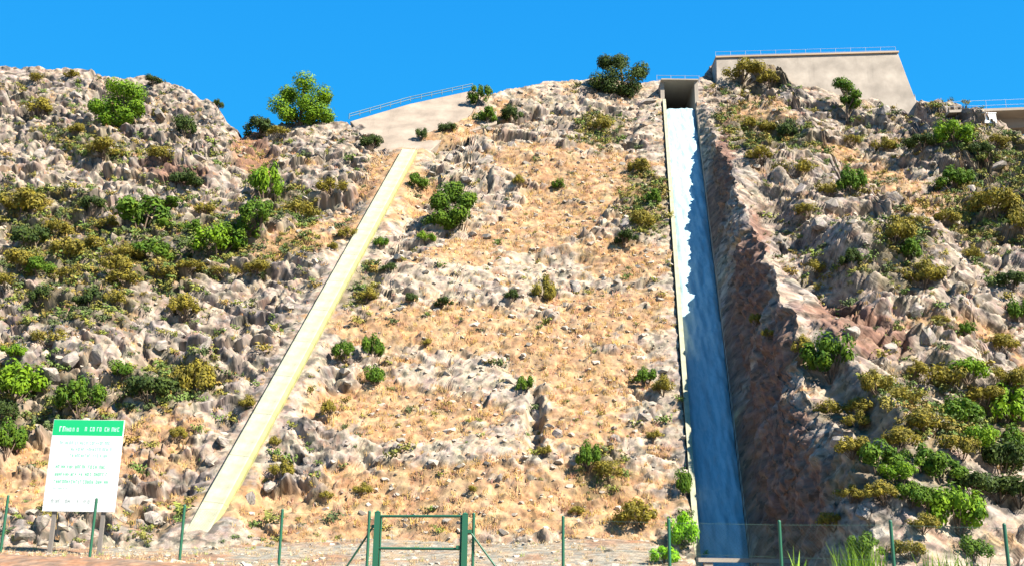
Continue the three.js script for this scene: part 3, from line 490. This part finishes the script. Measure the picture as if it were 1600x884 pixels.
const SHRUBS = [[55, 175, 28, 16, O], [60, 124, 14, 8, O], [165, 235, 30, 15, O], [290, 202, 22, 18, D], [290, 285, 22, 14, D], [415, 290, 25, 35, B], [405, 338, 30, 25, G], [470, 332, 30, 20, O], [520, 295, 25, 15, O], [222, 347, 50, 30, G], [250, 320, 30, 14, G], [145, 322, 18, 14, D], [340, 385, 40, 22, B], [375, 367, 30, 20, G], [50, 375, 25, 18, D], [40, 412, 30, 20, O], [100, 395, 30, 18, O], [140, 386, 25, 15, O], [60, 422, 25, 14, G], [240, 396, 35, 18, G], [180, 420, 25, 15, O], [30, 325, 40, 22, O], [200, 440, 30, 14, O], [250, 430, 25, 12, O], [290, 485, 30, 18, O], [60, 465, 18, 14, D], [140, 470, 25, 16, D], [175, 470, 20, 15, O], [75, 527, 25, 15, O], [25, 602, 38, 32, B], [20, 552, 16, 12, B], [125, 625, 32, 26, G], [190, 580, 20, 14, G], [235, 612, 35, 26, D], [300, 602, 33, 30, O], [12, 692, 26, 24, G], [12, 645, 20, 14, D], [275, 680, 15, 12, O], [400, 420, 25, 12, O], [340, 160, 9, 9, D], [240, 130, 16, 7, D], [110, 120, 15, 7, O], [580, 224, 16, 12, D], [545, 366, 16, 12, O], [518, 388, 11, 9, O], [385, 630, 14, 14, O], [440, 735, 20, 18, O], [430, 692, 10, 10, O], [570, 462, 20, 15, O], [595, 381, 12, 10, G], [400, 192, 28, 18, D], [440, 210, 20, 10, O], [255, 245, 25, 16, O], [120, 205, 16, 10, O], [320, 330, 16, 10, O],
  [652, 288, 20, 14, G], [665, 375, 16, 10, B], [760, 185, 22, 14, G], [800, 182, 18, 14, D], [850, 456, 20, 28, O], [800, 462, 12, 10, D], [995, 265, 22, 14, O], [1020, 312, 18, 15, G], [998, 348, 22, 18, O], [975, 376, 22, 12, D], [872, 291, 11, 9, G], [812, 286, 11, 10, O], [935, 196, 18, 15, O], [540, 551, 20, 15, G], [580, 545, 18, 22, G], [587, 591, 18, 16, G], [515, 641, 14, 12, O], [665, 536, 9, 7, O], [820, 601, 14, 16, G], [1010, 590, 20, 16, G], [1036, 605, 20, 16, O], [920, 716, 22, 24, G], [952, 736, 25, 18, O], [1002, 810, 35, 28, O], [905, 800, 15, 8, O], [565, 766, 15, 10, O], [510, 776, 12, 8, O], [690, 475, 18, 9, D], [658, 206, 9, 13, D], [700, 202, 14, 9, D], [750, 132, 19, 16, G], [640, 468, 12, 8, D], [1070, 760, 14, 22, G], [610, 420, 14, 9, D], [850, 705, 12, 10, O], [1020, 680, 12, 10, O], [740, 765, 8, 7, O],
  [1160, 112, 30, 18, O], [1205, 128, 20, 15, O], [1240, 265, 25, 16, O], [1160, 196, 20, 12, O], [1192, 202, 20, 12, O], [1236, 207, 20, 16, D], [1190, 246, 25, 14, O], [1330, 290, 25, 24, G], [1490, 214, 26, 20, B], [1536, 236, 20, 14, D], [1556, 222, 20, 10, O], [1490, 286, 28, 20, G], [1430, 350, 20, 12, O], [1395, 366, 30, 22, O], [1420, 396, 25, 20, G], [1442, 432, 30, 22, O], [1330, 406, 18, 18, D], [1580, 441, 20, 16, D], [1590, 491, 20, 18, G], [1510, 516, 12, 10, G], [1556, 322, 35, 25, O], [1592, 350, 20, 28, O], [1296, 566, 40, 32, G], [1258, 546, 20, 18, O], [1370, 602, 25, 20, O], [1412, 622, 35, 18, O], [1470, 592, 40, 25, O], [1510, 580, 28, 20, B], [1562, 590, 22, 15, O], [1442, 662, 40, 22, O], [1500, 652, 40, 25, G], [1562, 642, 40, 33, B], [1368, 722, 40, 25, G], [1440, 722, 32, 22, G], [1500, 702, 30, 20, O], [1562, 722, 42, 34, D], [1380, 772, 30, 18, O], [1328, 772, 22, 14, O], [1492, 806, 42, 38, B], [1560, 765, 36, 20, D], [1180, 500, 10, 10, O], [1200, 522, 10, 8, O], [1300, 640, 26, 16, O], [1340, 660, 22, 15, O], [1420, 775, 26, 18, G], [1290, 300, 18, 12, O], [1260, 330, 18, 12, O], [1380, 230, 20, 12, O], [1440, 225, 22, 14, D], [1330, 222, 16, 10, O], [1480, 345, 20, 12, O], [1275, 420, 16, 16, O], [1520, 400, 18, 12, O], [1560, 540, 24, 14, O], [1470, 500, 14, 9, O], [1300, 815, 20, 16, O], [1440, 820, 22, 14, O], [1068, 838, 24, 26, L], [1038, 872, 26, 16, L], [1090, 872, 16, 14, L], [1350, 862, 30, 20, G], [1420, 860, 24, 16, O], [1520, 862, 26, 18, G], [1330, 700, 28, 18, O], [1400, 690, 30, 18, O], [1470, 740, 34, 22, G], [1530, 690, 30, 20, B], [1590, 700, 30, 24, G], [1400, 742, 28, 18, B], [1520, 760, 34, 24, D], [1590, 770, 30, 24, D], [1450, 782, 26, 18, G], [1350, 640, 24, 14, O], [1540, 620, 28, 16, O], [1590, 600, 24, 18, O], [1420, 580, 26, 14, O], [160, 352, 24, 14, O], [300, 360, 20, 14, G], [190, 396, 28, 14, O], [10, 440, 24, 14, O], [110, 430, 26, 14, O], [300, 420, 24, 12, O], [350, 425, 22, 10, O], [90, 362, 22, 14, O]];
for (const s of SHRUBS) shrub(...s);

// trees: trunk with limbs and a crown of leaf clumps
function tree(px, py, hpx, wpx, tint, seed, label, opt = {}) {
  const h = hit(px, py); if (!h) return;
  const R = rng(seed), m = h.k / 1600, H = hpx * m * 0.86, Wd = wpx * m, g = new THREE.Group(), cl = [], K = opt.k || 16, low = opt.low ?? 0.3;
  for (let i = 0; i < K; i++) { const a = R() * 6.283, v = low + (0.93 - low) * (i + R()) / K, prof = Math.sqrt(Math.max(0.05, 1 - Math.pow((v - (opt.mid ?? 0.55)) / 0.52, 2))), r = Math.sqrt(R()) * Wd * 0.42 * prof; cl.push([Math.cos(a) * r, v * H, Math.sin(a) * r, Wd * 0.26 * (0.7 + R() * 0.6)]); }
  if (opt.lobes) { cl.length = 0; for (const [lx, ly, lr] of opt.lobes) for (let i = 0; i < 3; i++) { const q = lr * m; cl.push([(lx - px) * m + (R() - 0.5) * q, (py - ly) * m + (R() - 0.5) * q * 0.8, (R() - 0.5) * q * 2.4, q * (0.8 + R() * 0.35)]); } }
  const top = V((R() - 0.5) * 0.2 * Wd, H * 0.75, 0), gs = [];
  const cv = new THREE.CatmullRomCurve3([V(0, -0.5, 0), V((R() - 0.5) * 0.15 * Wd, H * 0.3, 0.05), top]);
  const tg = new THREE.TubeGeometry(cv, 8, 0.045 * H, 7), pa = tg.attributes.position; for (let i = 0; i < pa.count; i++) { const k = Math.floor(i / 8) / 8, c = cv.getPointAt(k), f = 1 - 0.75 * k; pa.setXYZ(i, c.x + (pa.getX(i) - c.x) * f, c.y + (pa.getY(i) - c.y) * f, c.z + (pa.getZ(i) - c.z) * f); } tg.computeVertexNormals();
  const trunk = part(tg, barkMat, 'trunk', g);
  for (const c of cl) gs.push(bar(cv.getPointAt(clamp(c[1] / H * 0.75)), V(c[0], c[1], c[2]), 0.012 * H, 5));
  part(mergeGeometries(gs), barkMat, 'limbs', trunk);
  part(leafGeometry(leaves(R, cl, opt.per || 620), 0.1, 0.052, R, TINT[tint]), leafMat, 'crown', g);
  g.position.copy(h.p).add(V(0, 0, -0.2)); thing(g, opt.name || 'pine_tree', label, 'tree');
}
tree(470, 192, 78, 88, 'bright', 11, 'round bright green pine standing against the sky beside the concrete apron', { per: 420, lobes: [[445, 136, 16], [475, 130, 19], [500, 142, 14], [440, 160, 16], [470, 156, 20], [500, 165, 15], [455, 174, 14], [485, 177, 14]] });
tree(183, 205, 92, 86, 'bright', 12, 'bright green pine on the crest rocks above the scrub band', { per: 440, lobes: [[172, 142, 17], [200, 140, 17], [150, 167, 14], [180, 165, 20], [206, 166, 13], [166, 182, 13], [195, 183, 13]] });
tree(968, 150, 74, 112, 'dark', 13, 'broad dark pine on the crest beside the culvert mouth', { per: 380, lobes: [[944, 96, 13], [972, 90, 15], [998, 103, 13], [934, 124, 15], [963, 122, 18], [992, 128, 15], [948, 140, 14], [975, 142, 14]] });
tree(705, 362, 92, 78, 'green', 14, 'green pine standing alone in the dry grass beside the pipe casing', { per: 440, lobes: [[704, 296, 18], [726, 310, 15], [690, 315, 17], [714, 334, 17], [682, 342, 14], [702, 350, 14]] });
tree(1330, 190, 72, 46, 'green', 15, 'small leaning green tree in front of the pale canal wall', { per: 190, lobes: [[1318, 128, 9], [1330, 136, 10], [1342, 148, 9], [1326, 152, 8], [1338, 162, 8]], name: 'small_tree' });

// bright reeds and tall grass by the fence
function blades(R, n, spread, h0, h1, wid, tint, lean = 0.35) {
  const pos = [], col = [];
  for (let i = 0; i < n; i++) {
    const a = R() * 6.283, r = Math.sqrt(R()) * spread, x = Math.cos(a) * r, z = Math.sin(a) * r, h = lerp(h0, h1, R()), b = R() * 6.283, lx = Math.cos(b) * h * lean * R(), lz = Math.sin(b) * h * lean * R(), s = R() * 6.283, wx = Math.cos(s) * wid, wz = Math.sin(s) * wid, c = tint(R(), R());
    const m = [x + lx * 0.35, h * 0.55, z + lz * 0.35], tip = [x + lx, h * (1 - lean * 0.3 * R()), z + lz];
    const p = [[x - wx, 0, z - wz], [x + wx, 0, z + wz], [m[0] + wx * 0.8, m[1], m[2] + wz * 0.8], [m[0] - wx * 0.8, m[1], m[2] - wz * 0.8], tip];
    for (const k of [0, 1, 2, 0, 2, 3, 3, 2, 4]) { pos.push(...p[k]); col.push(...c); }
  }
  const g = new THREE.BufferGeometry(); g.setAttribute('position', new THREE.Float32BufferAttribute(pos, 3)); g.setAttribute('color', new THREE.Float32BufferAttribute(col, 3)); g.computeVertexNormals(); return g;
}
const LIME = (k, j) => [lerp(0.10, 0.2, k), lerp(0.2, 0.32, k), lerp(0.015, 0.04, j)];
function reeds(px, top, wpx, z, n, wid, tint, name, label, seed, group) {
  const p = onZ(px, 884, z), y = groundY(p.x, z), h = onZ(px, top, z).y - y, w = wpx / 1600 * -z, g = new THREE.Group();
  part(blades(rng(seed), n, w, h * 0.45, h, wid, tint), leafMat, 'leaves', g); g.position.set(p.x, y - 0.03, z); thing(g, name, label, 'grass', group);
}
reeds(1244, 838, 14, -29.6, 9, 0.09, LIME, 'broad_leaf_plant', 'few broad yellow green leaves sprouting before the dark cut', 33);
reeds(1345, 828, 40, -30.2, 260, 0.014, TINT.bright, 'tall_grass', 'tall bright green grass stand behind the fence before the dark cut', 34);
reeds(1490, 845, 46, -29.8, 200, 0.018, TINT.bright, 'tall_grass', 'tall green grass below the bright shrub near the fence end', 35);

// ------------------------------------------------------------------ boulders
const stoneMat = new THREE.MeshStandardMaterial({ color: new THREE.Color(0.35, 0.30, 0.25), map: tile(rockMap, 1), bumpMap: rockBump, bumpScale: 0.03, roughness: 0.95 });
function stoneGeometry(seed, n) { const R = rng(seed), pts = []; for (let i = 0; i < n; i++) { const v = V(R() - 0.5, R() - 0.5, R() - 0.5).normalize().multiplyScalar(0.75 + R() * 0.3); pts.push(V(v.x * 1.2, v.y * 0.75, v.z)); } const g = new ConvexGeometry(pts), p = g.attributes.position, uv = []; for (let i = 0; i < p.count; i++) uv.push(p.getX(i) * 0.4 + p.getZ(i) * 0.2, p.getY(i) * 0.4 + p.getZ(i) * 0.3); g.setAttribute('uv', new THREE.Float32BufferAttribute(uv, 2)); return g; }
const STONES = [1, 2, 3, 4, 5].map(s => stoneGeometry(s * 19, 26));
const BOULDERS = [[40, 838, 22], [20, 800, 16], [210, 785, 26], [240, 810, 20], [190, 815, 15], [65, 815, 16], [350, 690, 18], [330, 720, 15], [350, 760, 14], [390, 780, 16], [420, 760, 16], [80, 590, 20], [110, 560, 22], [150, 555, 20], [250, 540, 18], [320, 540, 16], [840, 650, 20], [870, 680, 18], [960, 690, 16], [1010, 650, 15], [780, 750, 12], [980, 350, 16], [900, 450, 14], [1310, 690, 18], [1350, 800, 20], [1400, 790, 18], [1330, 525, 22], [1390, 540, 22], [1450, 525, 20], [1430, 485, 20], [1560, 560, 18], [1250, 300, 20], [1300, 320, 18], [1280, 350, 18], [700, 250, 18], [760, 255, 18], [730, 280, 15], [800, 230, 14], [1010, 160, 16], [1005, 200, 14], [450, 480, 16], [420, 520, 14], [90, 300, 18], [60, 240, 18], [120, 150, 16], [250, 180, 16], [310, 250, 16], [540, 270, 16], [500, 240, 15], [1380, 175, 22], [1420, 180, 18], [1560, 260, 16], [1520, 300, 14], [620, 700, 12], [480, 720, 14], [670, 730, 11]];
BOULDERS.forEach(([px, py, r], i) => {
  const h = hit(px, py); if (!h) return; const m = new THREE.Mesh(STONES[i % 5], stoneMat), s = r * 0.72 * h.k / 1600;
  m.position.copy(h.p); m.rotation.set(PR() * 6, PR() * 6, PR() * 6); m.scale.set(s * (0.8 + PR() * 0.5), s * (0.7 + PR() * 0.4), s);
  const [where, key] = regionOf(px, py); thing(m, 'limestone_boulder', `pale angular limestone boulder ${where}`, 'rock', `boulders, ${key}`);
});

// ------------------------------------------------------------------ uncountable cover: dry grass, low scrub, loose stones
const up = V(0, 1, 0), M4 = new THREE.Matrix4(), Q = new THREE.Quaternion(), E = new THREE.Euler(), COL = new THREE.Color();
function scatter(geo, mat, n, seed, want, size, tone, name, label, category, lift = 0) {
  const R = rng(seed), list = []; let tries = 0;
  while (list.length < n && tries++ < n * 9) {
    const x = (R() * 2 - 1) * 44, t = -1.5 + R() * 50; if (t > crest(x) - 0.9) continue; const xx = x - chuteX(t); if (xx > -0.35 && xx < chuteW(t) + 0.4 + 0.5 * rightRise(t)) continue; if (Math.abs(x - lerp(PIPE[0][0], PIPE[1][0], (t - PIPE[0][1]) / (PIPE[1][1] - PIPE[0][1]))) < 1.0 && t < PIPE[1][1] + 2.2) continue;
    const c = cover(x, t); if (R() > want(c, x, t)) continue; const d = relief(x, t); list.push([x, t, d]);
  }
  const im = new THREE.InstancedMesh(geo, mat, list.length);
  list.forEach(([x, t, d], i) => { const p = world(x, t, d + lift), s = size(R); E.set((R() - 0.5) * 0.5, R() * 6.283, (R() - 0.5) * 0.5); M4.compose(p, Q.setFromEuler(E), V(s * (0.8 + R() * 0.4), s, s * (0.8 + R() * 0.4))); im.setMatrixAt(i, M4); im.setColorAt(i, tone(COL, R)); });
  thing(im, name, label, category, null, 'stuff');
}
function groundScatter(geo, mat, n, seed, size, tone, name, label, category) {
  const R = rng(seed), list = []; let k = 0;
  while (list.length < n && k++ < n * 10) { const x = -30 + R() * 44, z = fenceZ(x) + 1.5 - R() * 16, y = groundY(x, z), [, t, d] = slopeOf(V(x, y, z)); if (d < relief(x, t) - 0.05 || fbm(x / 1.8, z / 1.8, 811, 3) + R() * 0.5 < 0.1) continue; list.push([x, y, z]); }
  const im = new THREE.InstancedMesh(geo, mat, list.length);
  list.forEach(([x, y, z], i) => { const s = size(R); E.set((R() - 0.5) * 0.4, R() * 6.283, (R() - 0.5) * 0.4); M4.compose(V(x, y - 0.02, z), Q.setFromEuler(E), V(s, s, s)); im.setMatrixAt(i, M4); im.setColorAt(i, tone(COL, R)); });
  thing(im, name, label, category, null, 'stuff');
}
const WHITE = () => [1, 1, 1];
scatter(blades(rng(61), 12, 0.35, 0.5, 1, 0.035, WHITE, 0.9), strawMat, 30000, 62, (c, x, t) => 0.04 + c[0] * sstep(-0.12, 0.3, fbm(x / 0.9, t / 0.7, 821, 3, 0.6)), R => 0.1 + R() * R() * 0.34, (c, R) => { const k = R(); return c.setRGB(lerp(0.38, 0.5, k), lerp(0.18, 0.35, k), lerp(0.055, 0.16, R())); }, 'dry_grass', 'short straw and orange dry grass tufts over the slope', 'grass', -0.03);
{ const R = rng(71), cl = clumps(R, 5, 0.7, 0.6, 0.42); scatter(leafGeometry(leaves(R, cl, 16), 0.17, 0.085, R, k => { const v = 0.6 + k * 0.4; return [v, v, v]; }), strawMat, 9500, 72, c => 0.09 * (1 - c[4]) + 0.02 + c[1] * 0.8, R => 0.16 + R() * R() * 0.5, (c, R) => { const k = R(); return k < 0.55 ? c.setRGB(0.17 + R() * 0.1, 0.165 + R() * 0.07, 0.03) : k < 0.8 ? c.setRGB(0.12, 0.18, 0.03) : c.setRGB(0.08, 0.11, 0.03); }, 'low_scrub', 'low olive scrub scattered thickly between the rocks', 'scrub', -0.05); }
scatter(stoneGeometry(87, 12), new THREE.MeshStandardMaterial({ color: 0xffffff, roughness: 0.95 }), 5500, 82, c => 0.25 + 0.4 * c[4], R => 0.05 + R() * R() * R() * 0.35, (c, R) => { const k = R(); return c.setRGB(lerp(0.23, 0.41, k), lerp(0.205, 0.345, k), lerp(0.17, 0.27, k)); }, 'loose_stones', 'loose pale stones lying all over the slope', 'stones');

groundScatter(blades(rng(63), 12, 0.4, 0.4, 1, 0.035, WHITE, 0.9), strawMat, 1700, 64, R => 0.08 + R() * 0.16, (c, R) => { const k = R(); return k > 0.93 ? c.setRGB(0.25, 0.32, 0.06) : c.setRGB(lerp(0.36, 0.47, k), lerp(0.23, 0.36, k), lerp(0.1, 0.2, k)); }, 'dry_verge', 'sparse dry straw tufts on the earth around the fence', 'grass');
groundScatter(stoneGeometry(97, 12), new THREE.MeshStandardMaterial({ color: 0xffffff, roughness: 0.95 }), 2600, 84, R => 0.03 + R() * R() * R() * 0.25, (c, R) => { const k = R(); return c.setRGB(lerp(0.23, 0.41, k), lerp(0.205, 0.345, k), lerp(0.17, 0.27, k)); }, 'gravel', 'loose pale stones strewn on the earth around the fence', 'stones');

renderer.render(scene, camera);
